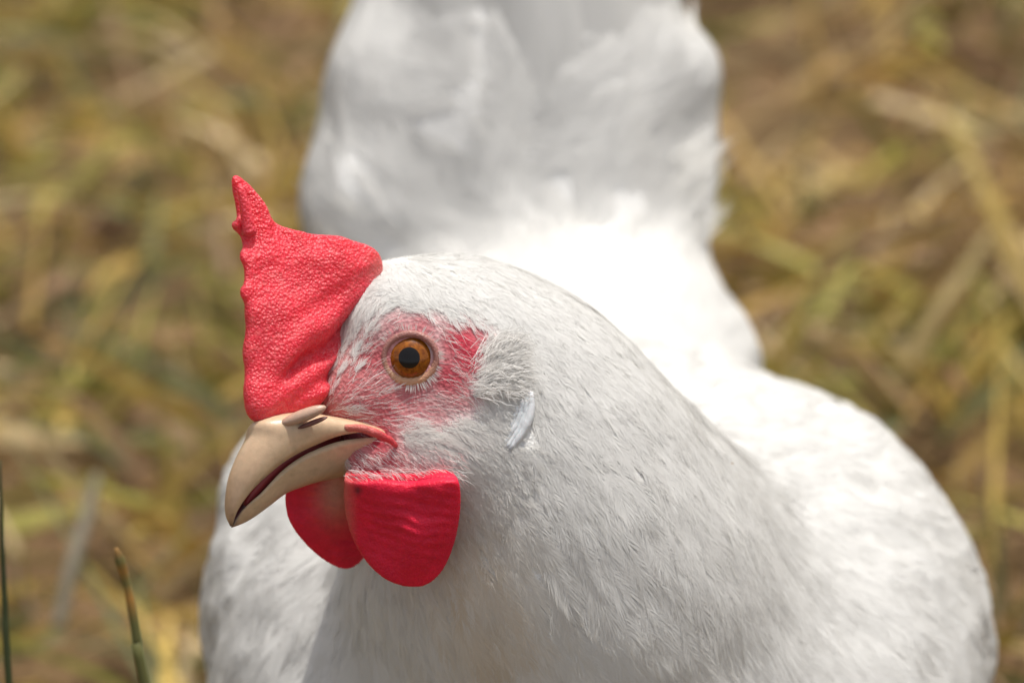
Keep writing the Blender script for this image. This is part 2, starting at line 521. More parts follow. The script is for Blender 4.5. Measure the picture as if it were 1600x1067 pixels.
class Soup:
    def __init__(s): s.V, s.Q, s.T, s.N, s.C, s.n = [], [], [], [], [], 0
    def add(s, V, Q, T, N, C):
        s.N.append(N)
        s.V.append(V); s.Q.append(Q + s.n); s.T.append(T + s.n); s.C.append(C); s.n += len(V)
    def build(s, name, mat, parent):
        o = new_obj(name, to_world(np.concatenate(s.V)), [np.concatenate(s.Q), np.concatenate(s.T)], mat, parent,
                    np.concatenate(s.C), origin=ROOT,
                    normals=np.concatenate(s.N) @ np.stack([_rt, _up, _fw]))
        o['kind'] = 'stuff'
        return o

LOBEC = surf_at(803, 658)
def bare(p):
    """0 where skin is naked (eye, under comb and beak), 1 where plumage grows"""
    k = np.ones(len(p))
    for e in (EYE, mirror(EYE)):
        k *= np.clip((np.linalg.norm(p - e, axis=1) - 0.80) / 0.15, 0, 1)
    k *= np.clip((np.linalg.norm((p - LOBEC) * np.array([1.7, 1.0, 0.6]), axis=1) - 0.36) / 0.10, 0, 1)
    return k
def stain(p):
    c = np.tile(np.array([0.845, 0.835, 0.81]), (len(p), 1))
    c *= (1 + rng.normal(0, 0.015, (len(p), 1)))
    th = np.exp(-(np.linalg.norm((p - surf_at(735, 910)) * np.array([1.0, 0.65, 0.7]), axis=1) / 0.85) ** 2)[:, None] * (0.35 + 0.65 * rng.random((len(p), 1)))
    c = c * (1 - 0.7 * th) + np.array([0.74, 0.60, 0.42]) * 0.7 * th
    fc = np.exp(-(np.linalg.norm(p - surf_at(640, 690), axis=1) / 1.3) ** 2)[:, None]
    c = c * (1 - 0.3 * fc) + np.array([0.76, 0.68, 0.62]) * 0.3 * fc
    return c

headd = np.linalg.norm(tc_ - pt(640, 590, 1.2), axis=1)
isneck = np.clip((7.5 - tc_[:, 2]) / 1.5, 0, 1)
infront = np.clip((tc_[:, 1] + 10) / 1.5, 0, 1)
plum = Soup()
# head: tiny dense feathers
def batch(count, weight, L, W, nb, lift, fray, bw, swirl=0.12, keep=None):
    p, n = scatter(count, weight)
    dens = bare(p) * (1 - np.clip(redness(p) * 1.9 - 0.1 + 0.7 * vnoise(p * 7.0), 0, 1)) * (1 - 0.6 * np.exp(-(np.linalg.norm(p - pt(572, 645, 0.6), axis=1) / 0.85) ** 4))
    k = rng.random(count) < dens
    if keep is not None: k &= keep(p)
    p, n = p[k], n[k]
    dd = np.linalg.norm(p - pt(640, 590, 1.2), axis=1)
    u = lambda a: (a(dd) if callable(a) else np.full(len(p), a)) * (1 + rng.normal(0, 0.12, len(p)))
    plum.add(*feathers(p, n, u(L), u(W), nb, u(lift), fray, u(bw), stain(p), swirl))
lerp = lambda a, b, x0, x1: (lambda d: a + (b - a) * np.clip((d - x0) / (x1 - x0), 0, 1))
batch(5600, np.clip((3.6 - headd) / 0.8, 0, 1), lerp(0.26, 0.6, 0.8, 3.0), lerp(0.05, 0.12, 0.8, 3.0), 9,
      lerp(0.012, 0.013, 0.8, 3), 0.18, lerp(0.0055, 0.009, 0.8, 3.0), 0.13)
# neck and breast: longer ones
batch(3400, np.clip((headd - 2.2) / 0.8, 0, 1) * isneck * infront * (tc_[:, 1] > -10), lerp(0.75, 2.2, 2.4, 7.0), lerp(0.16, 0.42, 2.4, 7.0), 44,
      lerp(0.011, 0.020, 2.4, 7), 0.08, lerp(0.0072, 0.0125, 2.4, 7), 0.11)
# loose frayed tips that stand a little proud and catch the light
batch(450, np.clip((headd - 2.0) / 0.5, 0, 1) * isneck * infront * (tc_[:, 1] > -8), lerp(0.35, 0.8, 2.0, 6.0), 0.06, 9, 0.045, 0.25, 0.0052, 0.16)
# wispy cheek feathers swept back from the beak
ckd = np.linalg.norm(tc_ - surf_at(680, 690), axis=1)
batch(2000, np.clip((1.7 - ckd) / 0.5, 0, 1), 0.55, 0.065, 12, 0.05, 0.35, 0.0052, 0.22)
# back, wings, rump: broad soft feathers
batch(2600, np.clip((tc_[:, 2] - 4.5) / 2, 0, 1) * (to_world(tc_)[:, 2] > 0.085) * (tc_[:, 1] < 9.5), 1.7, 0.5, 20, 0.03, 0.08, 0.034, 0.1)
plum.build('plumage', M_FEATHER, hen)

# face bristles and down: single hairs
br = Soup()
def bristles(count, weight, L, w, lift, swirl, keepf, colour=(0.84, 0.82, 0.79)):
    p, n = scatter(count, weight)
    k = keepf(p); p, n = p[k], n[k]; c = len(p)
    f = flow(p, n); a = rng.normal(0, swirl, c)[:, None]
    s = np.cross(n, f); f = nrm(f * np.cos(a) + s * np.sin(a))
    LL = (L * (0.6 + 0.8 * rng.random(c)))[:, None]
    q1 = p + f * LL * 0.5; q2 = p + f * LL + s * LL * rng.normal(0, 0.12, (c, 1))
    Q = np.concatenate([p, q1, q2]); H = np.concatenate([np.full(c, 0.0), lift * (0.6 + 0.6 * rng.random(c)), lift * (0.6 + 1.2 * rng.random(c))])
    v = body_full(Q); g = grad(body_full, Q); l2 = np.maximum((g * g).sum(1), 0.2)
    Q = Q - np.clip((v - H) / l2, -0.8, 0.8)[:, None] * g
    ww = w * (0.7 + 0.6 * rng.random(c))
    br.add(*strips(Q[:c], Q[c:2 * c], Q[2 * c:], nrm(n + 0.3 * rng.normal(0, 1, (c, 3))), ww, ww * 0.8), np.tile(colour, (c * 5, 1)))
facew = np.clip((2.6 - headd) / 0.4, 0, 1)
eyeclear = lambda r: (lambda p: (np.linalg.norm(p - EYE, axis=1) > r) & (np.linalg.norm(p - mirror(EYE), axis=1) > r))
bristles(5000, facew, 0.20, 0.0038, 0.03, 0.2, lambda p: eyeclear(0.66)(p) & (rng.random(len(p)) > 0.72 * redness(p)))
bristles(1500, np.clip((1.9 - headd) / 0.4, 0, 1), 0.34, 0.004, 0.05, 0.25, lambda p: eyeclear(0.72)(p) & (rng.random(len(p)) > 0.75 * redness(p)))
br.build('face_bristles', M_FEATHER, hen)

# ------------------------------------------------------------------ flat fleshy pieces: outline + real thickness
def poly_dist(poly, q):
    d = np.full(len(q), 1e9); inside = np.zeros(len(q), bool)
    for i in range(len(poly)):
        a, b = poly[i], poly[(i + 1) % len(poly)]
        e = b - a; w = q - a
        t = np.clip((w @ e) / (e @ e), 0, 1)
        d = np.minimum(d, ((w - t[:, None] * e) ** 2).sum(1))
        c = ((a[1] > q[:, 1]) != (b[1] > q[:, 1]))
        xi = a[0] + (q[:, 1] - a[1]) / np.where(abs(e[1]) < 1e-9, 1e-9, e[1]) * e[0]
        inside ^= c & (q[:, 0] < xi)
    d = np.sqrt(d)
    return np.where(inside, -d, d)
def smooth_poly(pts, it=2):
    p = np.array(pts, float)
    for _ in range(it):
        n = np.roll(p, -1, 0)
        p = np.stack([0.75 * p + 0.25 * n, 0.25 * p + 0.75 * n], 1).reshape(-1, 2)
    return p
def slab(outline_px, thick, h, mid=None, relief=None, it=2):
    """SDF slab in (px/90, py/90, w): rounded rim, thickness thick(q) grows inwards. returns verts in that space and faces"""
    poly = smooth_poly(outline_px, it) / 90.0
    lo, hi = poly.min(0) - 0.15, poly.max(0) + 0.15
    def f(p):
        q = p[:, :2]; d = poly_dist(poly, q)
        th = thick(q * 90, d)
        w = p[:, 2] - (mid(q * 90) if mid is not None else 0)
        if relief is not None: th = th + relief(p) * np.clip(-d / 0.08, 0, 1)
        th = np.maximum(th, 0.075)
        r = 0.07
        a = d + r; b = np.abs(w) - th + r
        return np.minimum(np.maximum(a, b), 0) + np.sqrt(np.maximum(a, 0) ** 2 + np.maximum(b, 0) ** 2) - r
    return surface_nets(f, (*lo, -1.3), (*hi, 1.3), h, coarse=3, lip=1.3)

# comb
COMB = [(381, 270), (392, 283), (404, 308), (420, 332), (440, 350), (468, 363), (505, 367), (545, 373), (575, 384), (594, 400),
        (599, 420), (590, 440), (572, 470), (552, 505), (532, 545), (520, 580), (512, 612), (500, 634), (478, 645), (450, 652), (420, 662), (400, 660), (388, 645),
        (383, 610), (387, 580), (382, 548), (386, 515), (382, 490), (382, 474), (375, 462), (375, 450), (382, 444), (382, 415), (377, 408), (376, 396),
        (384, 386), (384, 366), (369, 354), (369, 345), (382, 340), (380, 322), (376, 302), (372, 284), (372, 274)]
def comb_thick(q, d):
    base = np.clip(((q[:, 0] - 380) * 0.75 + (q[:, 1] - 380) * 0.65) / 240, 0, 1)
    e = np.clip(-d / 0.5, 0, 1) ** 0.6
    return 0.080 + (0.07 + 0.30 * base) * e
def comb_mid(q):
    z = np.zeros(len(q)); p3 = np.stack([q[:, 0] / 120, q[:, 1] / 150, z], 1)
    s = np.clip((420 - q[:, 1]) / 150, 0, 1)
    return 0.30 * fbm(p3 + 3, 2) + 0.15 * s * np.sin(q[:, 0] / 9.0)
def comb_relief(p):
    pap = np.abs(vnoise(p * 22.0)) * 0.055 + 0.02 * vnoise(p * 11.0)
    u = (p[:, 0] * 0.85 - p[:, 1] * 0.5)            # long wrinkles running up from the base
    wr = 0.05 * vnoise(np.stack([p[:, 0] * 2.2 + p[:, 1] * 3.6, u * 1.1, p[:, 2] * 0], 1))
    X, Y = p[:, 0] * 90, p[:, 1] * 90
    low = np.clip(((X - 380) * 0.75 + (Y - 380) * 0.65) / 240, 0, 1)
    pap = pap * (1 - 0.85 * np.clip(low * 1.6 - 0.55, 0, 1))
    off = (X - 545) * 0.65 + (Y - 500) * 0.76 + 5 * np.sin(X / 17.0); al = (X - 492) * -0.76 + (Y - 548) * 0.65
    crease = -0.24 * np.exp(-(off / 11) ** 2) * np.exp(-(al / 75) ** 4) + 0.10 * np.exp(-((off + 32) / 20) ** 2) * np.exp(-(al / 70) ** 2)
    crease += 0.07 * np.exp(-((off - 22) / 11) ** 2) * np.exp(-(al / 55) ** 2) - 0.14 * np.exp(-((off - 40) / 9) ** 2) * np.exp(-((al - 5) / 50) ** 2)
    crease += 0.16 * np.exp(-(((X - 488) * 0.8 - (Y - 612) * 0.6) / 30) ** 2 - (((X - 488) * 0.6 + (Y - 612) * 0.8) / 13) ** 2)
    wr = wr * (1 + 0.8 * low)
    return pap - 0.02 + wr + crease
def place_slab(V, depth, side):
    px, py = V[:, 0] * 90, V[:, 1] * 90
    return pt(px, py, depth(px, py)) + V[:, 2:] * side
V, F = slab(COMB, comb_thick, 0.042, comb_mid, comb_relief, 1)
comb_depth = lambda x, y: sag(x, y) + 0.36 * (660 - y) / 90 * np.clip((600 - x) / 200, 0, 1)
C3 = place_slab(V, comb_depth, NS)
cn = np.array([0.80, 0.036, 0.062]) * (1 + 0.25 * fbm(V * 2.0, 3))[:, None]
hl = np.clip(fbm(V * 17, 2) * 1.6, 0, 1)[:, None]
cn = cn * (1 - 0.5 * hl) + np.array([0.90, 0.20, 0.20]) * 0.5 * hl
tip = np.exp(-((V[:, 0] * 90 - 592) / 25) ** 2 - ((V[:, 1] * 90 - 425) / 30) ** 2)[:, None]
cn = cn * (1 - 0.5 * tip) + np.array([0.70, 0.30, 0.25]) * 0.5 * tip
new_obj('comb', to_world(C3), F[:, ::-1], M_COMB, hen, cn, origin=ROOT)

for (x0, y0, x1, y1, w, r0, r1) in ((367, 289, 388, 366, 0.12, 0.065, 0.13),):
    t = np.linspace(0, 1, 14)
    path = np.stack([pt(x0 + (x1 - x0) * a + 2 * math.sin(3 * a), y0 + (y1 - y0) * a, comb_depth(x0 + (x1 - x0) * a, y0 + (y1 - y0) * a)) + NS * (w - 0.1 * a) for a in t])
    V, Ff = tube(path, (r0 + (r1 - r0) * t) * np.minimum(1, 0.35 + t * 6), 12)
    V = V + 0.012 * fbm(V * 14, 2)[:, None] * NS
    new_obj('comb_point', to_world(V), Ff, M_COMB, hen, np.tile((0.86, 0.06, 0.09), (len(V), 1)), origin=ROOT)

# wattles
NEAR = [(541, 730), (537, 770), (541, 815), (556, 855), (577, 884), (601, 904), (632, 914), (664, 914), (690, 894), (708, 860), (719, 815), (722, 772), (716, 744), (695, 730), (640, 728), (580, 726)]
FARW = [(470, 735), (447, 760), (444, 785), (450, 812), (468, 838), (488, 858), (512, 876), (538, 888), (556, 884), (572, 868), (590, 840), (600, 790), (590, 740), (540, 715)]
def wattle_thick(q, d): return 0.06 + 0.08 * np.clip(-d / 0.8, 0, 1) ** 0.8
def wattle_relief(p):
    a = p[:, 1] * 0.97 - p[:, 0] * 0.25
    return 0.030 * np.sin(a * 34 + 7 * fbm(p * 1.4, 2)) * (0.5 + vnoise(p * 2.0)) + 0.06 * vnoise(p * 2.5) + 0.022 * vnoise(p * 13)
for outl, dep, sidev, bend in ((NEAR, lambda x, y: -0.20 + (y - 740) * 0.0050 - (x - 540) * 0.001 + 1.5 * np.clip((753 + 2 * np.sin(x / 14.0) - y) / 26, 0, 1) ** 2 + 0.10 * np.sin((x - 540) / 38.0 + (y - 740) / 70.0) + 0.12 * fbm(np.stack([x / 60, y / 60, x * 0], -1), 2), nrm([0.2, -0.40, -0.90]), 0.12),
                         (FARW, lambda x, y: 1.15 + (y - 740) * 0.0040 + (x - 500) * 0.003 + 0.16 * fbm(np.stack([x / 55, y / 55, x * 0 + 7], -1), 2), nrm([-0.1, -0.35, -0.92]), 0.12)):
    cx = np.mean([a for a, b in outl])
    V, F = slab(outl, wattle_thick, 0.05, lambda q: bend * (0.5 - ((q[:, 0] - cx) / 90) ** 2), wattle_relief, 2)
    C3 = place_slab(V, dep, sidev)
    cc = np.array([0.68, 0.010, 0.045]) * (1 + 0.22 * fbm(V * 3, 3))[:, None]
    rim = np.clip(1 - (V[:, 0] * 90 - min(a for a, b in outl)) / 22, 0, 1)[:, None] * (0.6 if outl is NEAR else 0)
    cc = cc * (1 - rim) + np.array([0.55, 0.20, 0.16]) * rim
    if outl is NEAR:
        sp = np.exp(-(((V[:, 0] * 90 - 558) / 5) ** 2 + ((V[:, 1] * 90 - 763) / 6) ** 2))[:, None]
        cc = cc * (1 - 0.85 * sp) + np.array([0.04, 0.02, 0.03]) * 0.85 * sp
    else:
        th = np.exp(-(((V[:, 0] * 90 - 528) / 30) ** 2 + ((V[:, 1] * 90 - 760) / 45) ** 2))[:, None]
        cc = cc * (1 - 0.8 * th) + np.array([0.58, 0.36, 0.25]) * 0.8 * th
    new_obj('wattle', to_world(C3), F[:, ::-1], M_WATTLE, hen, cc, origin=ROOT)

# ------------------------------------------------------------------ beak
def resample(rows, n):
    rows = np.array(rows, float); t = np.linspace(0, len(rows) - 1, n)
    out = []
    for c in range(rows.shape[1]):
        y = rows[:, c]; i = np.clip(np.floor(t).astype(int), 0, len(rows) - 2); f = t - i
        ym = np.concatenate([[2 * y[0] - y[1]], y, [2 * y[-1] - y[-2]]])
        p0, p1, p2, p3 = ym[i], ym[i + 1], ym[i + 2], ym[i + 3]
        out.append(0.5 * (2 * p1 + (p2 - p0) * f + (2 * p0 - 5 * p1 + 4 * p2 - p3) * f ** 2 + (3 * p1 - p0 - 3 * p2 + p3) * f ** 3))
    return np.stack(out, 1)
def mandible(name, rows, colour_at, power, inset):
    """rows: seen edge (px,py), ridge or keel (px,py), half width. A domed shell with a hollow lining."""
    R = resample(rows, 44); nr = 26; V = []; lin = []
    for ex, ey, kx, ky, w in R:
        mx, my = ex - 59 * w, ey - 0.0
        M = pt(mx, my, sag(mx, my)); K = pt(kx, ky, sag(kx, ky)) - M
        ph = np.linspace(0, math.pi, nr)
        V.append(M + np.cos(ph)[:, None] * w * NS + (np.sin(ph) ** power)[:, None] * K)
        xs = np.linspace(-1, 1, 10)[1:-1]
        V.append(M + xs[:, None] * w * NS + (1 - xs ** 2)[:, None] * inset * K)
    k = nr + 8; V = np.concatenate(V); F = []; mi = []
    for i in range(len(R) - 1):
        for j in range(k):
            F.append([i * k + j, i * k + (j + 1) % k, (i + 1) * k + (j + 1) % k, (i + 1) * k + j]); mi.append(0 if j < nr - 1 else 1)
    tris = []
    V = np.concatenate([V, V[:k].mean(0)[None], V[-k:].mean(0)[None]])
    for j in range(k):
        tris.append([len(V) - 2, (j + 1) % k, j]); m = (len(R) - 1) * k; tris.append([len(V) - 1, m + j, m + (j + 1) % k])
    mi += [0] * len(tris)
    d = np.concatenate([np.repeat(np.linspace(0, 1, len(R)), k), [0, 1]])
    ang = np.concatenate([np.tile(np.arange(k) / k, len(R)), [0, 0]])
    c = colour_at(d, V, ang)
    lining = (ang > (nr - 0.5) / k)[:, None]
    c = np.where(lining, np.array([0.16, 0.022, 0.025]), c)
    return new_obj(name, to_world(V), [np.array(F), np.array(tris)], M_BEAK, hen, c, origin=ROOT, mats=[M_BEAK, M_MOUTH], midx=mi)
def horn(d, V, ang):
    a = np.array([0.60, 0.425, 0.275]); b = np.array([0.45, 0.30, 0.185]); dark = np.array([0.10, 0.075, 0.06])
    d = d[:, None]; n = fbm(V * 3.0, 3)[:, None]
    c = b + (a - b) * np.clip(d * 1.6 + n * 0.5, 0, 1)
    edge = np.exp(-(ang / 0.10) ** 2)[:, None]
    c = c * (1 - 0.35 * edge) + np.array([0.66, 0.50, 0.30]) * 0.35 * edge
    ridge = np.exp(-((ang - 0.36) / 0.12) ** 2)[:, None] * np.clip(1 - d * 1.6, 0, 1) * (0.6 + n)
    c = c * (1 - 0.45 * ridge) + np.array([0.33, 0.19, 0.11]) * 0.45 * ridge
    fleck = np.clip(fbm(V * 7.0 + 4, 3)[:, None] - 0.30, 0, 1) * 2
    c = c * (1 - 0.4 * fleck)
    k = np.clip(1 - d / 0.07 + n * 0.4, 0, 1)
    c = c * (1 - k * 0.8) + dark * k * 0.8
    pk = np.clip((d - 0.80) / 0.2, 0, 1)
    return c * (1 - pk * 0.6) + np.array([0.55, 0.16, 0.12]) * pk * 0.6
UPPER = [(364, 820, 360, 822, 0.03), (369, 805, 356, 806, 0.12), (377, 791, 357, 786, 0.20), (391, 773, 360, 764, 0.28), (408, 756, 366, 738, 0.36),
         (438, 731, 378, 708, 0.45), (466, 714, 392, 681, 0.53), (492, 702, 402, 657, 0.59), (528, 689, 455, 645, 0.74), (564, 684, 520, 656, 0.90), (592, 686, 556, 668, 1.0), (612, 691, 580, 676, 1.05)]
LOWER = [(368, 812, 362, 824, 0.04), (380, 797, 374, 820, 0.12), (394, 784, 390, 812, 0.19), (409, 772, 415, 794, 0.26), (438, 742, 442, 773, 0.34), (463, 723, 468, 762, 0.42), (490, 709, 500, 752, 0.49),
         (530, 696, 540, 744, 0.66), (575, 692, 570, 738, 0.88), (612, 693, 605, 725, 1.0)]
mandible('upper_beak', UPPER, horn, 0.85, 0.25)
mandible('lower_beak', LOWER, horn, 0.8, 0.3)
t_row = np.array([(392, 790, .17), (410, 766, .24), (438, 738, .34), (466, 720, .43), (505, 706, .52), (560, 694, .62)])
t_path = np.stack([pt(x - 59 * w, y, sag(x - 59 * w, y)) for x, y, w in t_row]) + NS * 0.02
V, Ff = tube(resample(t_path, 20), np.interp(np.linspace(0, 1, 20), [0, 0.2, 0.5, 1], [0.04, 0.12, 0.22, 0.30]), 14)
new_obj('tongue', to_world(V), Ff, M_MOUTH, hen, np.tile((0.36, 0.05, 0.05), (len(V), 1)), origin=ROOT)
# nostril: pale flap over a dark slit
def blob(name, c, ax, mat, colour, parent=hen, seg=20, bend=None):
    th = np.linspace(0, 2 * math.pi, seg, endpoint=False); ph = np.linspace(0, math.pi, 13)
    v = np.array([[math.sin(p) * math.cos(t), math.sin(p) * math.sin(t), math.cos(p)] for p in ph[1:-1] for t in th] + [[0, 0, 1], [0, 0, -1]])
    V = c + v @ np.array(ax)
    n = len(th); F = [[i * n + j, i * n + (j + 1) % n, (i + 1) * n + (j + 1) % n, (i + 1) * n + j] for i in range(10) for j in range(n)]
    T = [[len(v) - 2, (j + 1) % n, j] for j in range(n)] + [[len(v) - 1, 10 * n + j, 10 * n + (j + 1) % n] for j in range(n)]
    return new_obj(name, to_world(V), [np.array(F), np.array(T)], mat, parent, np.tile(colour, (len(V), 1)), origin=ROOT)
def onbeak(px, py, out): return pt(px, py, sag(px - 59 * 0.5, py)) + NS * out
a1 = nrm(pt(475, 650, 0) - pt(430, 668, 0)); 
blob('nostril', onbeak(461, 665, 0.49), [a1 * 0.27, np.cross(a1, NS) * 0.06, NS * 0.10], M_MOUTH, (0.15, 0.06, 0.05))
blob('nostril_flap', onbeak(452, 653, 0.38), [a1 * 0.42, np.cross(a1, NS) * 0.15, NS * 0.16], M_BEAK, (0.48, 0.32, 0.235))

# gape: red fold at the corner of the mouth
g_path = [pt(x, y, z) for x, y, z in ((500, 674, 0.42), (525, 669, 0.22), (552, 668, 0.06), (578, 673, 0.0), (598, 682, 0.05), (612, 691, 0.16), (620, 698, 0.35))]
V, Ff = tube(resample(np.array(g_path), 18), 0.075 * np.sin(np.pi * np.linspace(0.1, 0.93, 18)) ** 0.6, 12)
V = V + 0.035 * fbm(V * 7, 3)[:, None]
new_obj('mouth_corner', to_world(V), Ff, M_WATTLE, hen, np.array((0.52, 0.27, 0.20)) + (np.array((0.50, 0.06, 0.07)) - np.array((0.52, 0.27, 0.20))) * np.clip(np.concatenate([np.repeat(np.linspace(-0.15, 1.6, 18), 12), [0, 1]]), 0, 1)[:, None], origin=ROOT)

n = 620
jx = rng.uniform(540, 718, n); jy = rng.uniform(702, 745, n) + 5 * np.sin(jx / 11.0)
b0 = np.stack([surf_at(x, y) for x, y in zip(jx, jy)])
b0[:, 2] = np.minimum(b0[:, 2], np.where(jy > 730, -0.05, 0.25 + 0.02 * (730 - jy))) - 0.08 * rng.random(n)
a_ = np.radians(rng.normal(-24, 15, n)); l_ = rng.uniform(0.12, 0.36, n)[:, None]
dj = np.stack([np.cos(a_), np.sin(a_), -0.10 + 0.2 * rng.random(n)], 1)
b1 = b0 + dj * l_ * 0.5 + np.array([0, 0.02, -0.05]); b2 = b0 + dj * l_ + np.array([0, -0.03, -0.04])
b0[:, 2] += 0.15
jw = Soup(); w = rng.uniform(0.003, 0.006, n)
jcol = np.where(rng.random((n, 1)) < 0.45, np.array([[0.72, 0.42, 0.42]]), np.array([[0.84, 0.81, 0.78]]))
jw.add(*strips(b0, b1, b2, nrm(np.array([0.1, 0.3, -1.0]) + 0.2 * rng.normal(0, 1, (n, 3))), w, w), np.repeat(jcol, 5, 0))
jw.build('jaw_bristles', M_FEATHER, hen)

# ------------------------------------------------------------------ eyes
def eye(center, axis, name='eye'):
    axis = nrm(axis); lidc = center; center = center - axis * 0.07; a = nrm(np.cross(axis, UP)); b = np.cross(a, axis)
    root = None
    R = 0.50
    def cap(r0, r1, rings, mat, nm, parent, col, proud=0.0, seg=48):
        th0, th1 = math.asin(min(r0 / R, 1)), math.asin(min(r1 / R, 1))
        V = []
        for t in np.linspace(th0, th1, rings):
            ps = np.linspace(0, 2 * math.pi, seg, endpoint=False)
            V.append(center + (R + proud) * (math.cos(t) * axis + math.sin(t) * (np.cos(ps)[:, None] * a + np.sin(ps)[:, None] * b)))
        V = np.concatenate(V)
        F = [[i * seg + j, (i + 1) * seg + j, (i + 1) * seg + (j + 1) % seg, i * seg + (j + 1) % seg] for i in range(rings - 1) for j in range(seg)]
        return new_obj(nm, to_world(V), np.array(F), mat, parent, np.tile(col, (len(V), 1)), origin=ROOT)
    root = cap(0.372, 0.499, 8, M_RIM, name, hen, (0.02, 0.02, 0.02))
    cap(0.178, 0.378, 10, M_IRIS, 'iris', root, (0.5, 0.2, 0.02), 0.003)
    cap(0.0005, 0.184, 8, M_PUPIL, 'pupil', root, (0.01, 0.01, 0.01), 0.006)
    # eyelids: a rim ring and an outer wrinkled ring
    for nm, r, tr, lift, colr in (('eyelid', 0.435, 0.050, 0.29, (0.36, 0.17, 0.145)), ('eyelid_fold', 0.53, 0.065, 0.15, (0.42, 0.11, 0.115))):
        ps = np.linspace(0, 2 * math.pi, 72, endpoint=False); V = []
        for t in ps:
            rr = r * (1 + 0.05 * max(0, math.cos(t - 0.5)))
            up_ = math.sin(t)
            c = lidc + axis * (lift + 0.03 * math.sin(t)) + (math.cos(t) * a * 1.03 + math.sin(t) * b * (0.93 if math.sin(t) > 0 else 0.98)) * rr
            rad = math.cos(t) * a + math.sin(t) * b
            wid = tr * (1 + (0.5 if up_ < 0 else 0.25) * abs(up_))
            for q in np.linspace(0, 2 * math.pi, 12, endpoint=False):
                V.append(c + rad * math.cos(q) * wid * (1 + 0.16 * math.sin(t * 31 + 2 * math.sin(t * 5))) + axis * math.sin(q) * tr)
        V = np.array(V); k = 12; n = 72
        F = [[i * k + j, i * k + (j + 1) % k, ((i + 1) % n) * k + (j + 1) % k, ((i + 1) % n) * k + j] for i in range(n) for j in range(k)]
        lo = np.clip(-((V - center) @ b) / 0.4, 0, 1)[:, None]
        cc = np.array(colr) * (1 - lo) + np.array((0.60, 0.33, 0.19)) * lo if nm == 'eyelid' else np.tile(colr, (len(V), 1))
        new_obj(nm, to_world(V), np.array(F), M_LID, root, cc, origin=ROOT)
    # lashes: short white bristles round the lids
    n = 240; t = rng.random(n) * 2 * math.pi
    keep = ((np.sin(t) > 0.5) & (rng.random(n) < 0.5)) | ((np.sin(t) < 0.3) & (np.cos(t) > -0.1)); t = t[keep]; n = len(t)
    rad = np.cos(t)[:, None] * a + np.sin(t)[:, None] * b
    r0 = 0.46 + 0.06 * rng.random((n, 1))
    p0 = lidc + axis * 0.29 + rad * r0; p2 = p0 + rad * (0.09 + 0.07 * rng.random((n, 1))) + axis * 0.05
    s = Soup(); w = np.full(n, 0.0065)
    s.add(*strips(p0, (p0 + p2) / 2 + axis * 0.02, p2, np.tile(axis, (n, 1)), w, w), np.tile((0.86, 0.82, 0.78), (n * 5, 1)))
    o = s.build('lashes', M_FEATHER, root)
    return root
eye(EYE, np.array([-0.05, -0.05, -1.0]))
mE = mirror(EYE); mn = nrm(np.array([0.85, -0.25, -1.0])); ax0 = np.array([-0.05, -0.05, -1.0])
eye(mE, ax0 - 2 * (ax0 @ mn) * mn)

# ------------------------------------------------------------------ ear tuft and earlobe
def earlobe():
    first = None
    for k, (x0, y0, x1, y1, bow, r) in enumerate(((829, 612, 797, 702, 12, 0.075), (823, 618, 791, 700, 10, 0.06), (816, 624, 786, 694, 8, 0.055), (808, 632, 782, 686, 6, 0.05))):
        t = np.linspace(0, 1, 14)
        px = x0 + (x1 - x0) * t + bow * np.sin(np.pi * t); py = y0 + (y1 - y0) * t
        pts_ = np.stack([surf_at(a, b) for a, b in zip(px, py)]) - np.array([0, 0, 0.02 + 0.018 * (3 - k)])
        V, Ff = tube(pts_, r * np.sin(np.pi * (0.08 + 0.84 * t)) ** 0.5 + 0.01, 10)
        o = new_obj('earlobe' if first is None else 'fold', to_world(V), Ff, M_LOBE, first or hen, np.tile((0.62, 0.635, 0.65), (len(V), 1)), origin=ROOT)
        first = first or o
earlobe()
tuft = Soup()
n = 2000
bx = 728 + 72 * rng.random(n) ** 0.7; by = 540 + 80 * rng.random(n)
keep = rng.random(n) < np.clip((bx - (752 - (by - 540) * 0.45) + rng.normal(0, 8, n)) / 26, 0.05, 1)
bx, by = bx[keep], by[keep]; n = len(bx)
b0 = np.stack([surf_at(x, y) for x, y in zip(bx, by)])
ang = np.arctan2(by - 592, bx - 690) * 0.9 + np.radians(-6 + rng.normal(0, 13, n))
ln = 0.22 + 0.36 * rng.random(n)
d3 = np.stack([np.cos(ang), -np.sin(ang), np.full(n, 0.25)], 1); bnd = np.stack([np.sin(ang), np.cos(ang), ang * 0], 1) * rng.normal(0.06, 0.05, (n, 1))
b2 = b0 + d3 * ln[:, None]; b1 = b0 + d3 * ln[:, None] * 0.5 + bnd
b0[:, 2] -= 0.02
lift = 0.03 + 0.20 * rng.random(n) ** 1.5
def setlift(q, h):
    v = body_full(q); g = grad(body_full, q)
    return q - np.clip((v - h), -0.8, 0.8)[:, None] * g / np.maximum((g * g).sum(1), 0.2)[:, None]
b1 = setlift(b1, lift); b2 = setlift(b2, lift * 0.75)
w = 0.0045 + 0.004 * rng.random(n)
tuft.add(*strips(b0, b1, b2, nrm(np.array([0.1, 0.2, -1.0]) + 0.3 * rng.normal(0, 1, (n, 3))), w, w), np.tile((0.84, 0.82, 0.79), (n * 5, 1)))
tuft.build('ear_tuft', M_FEATHER, hen)

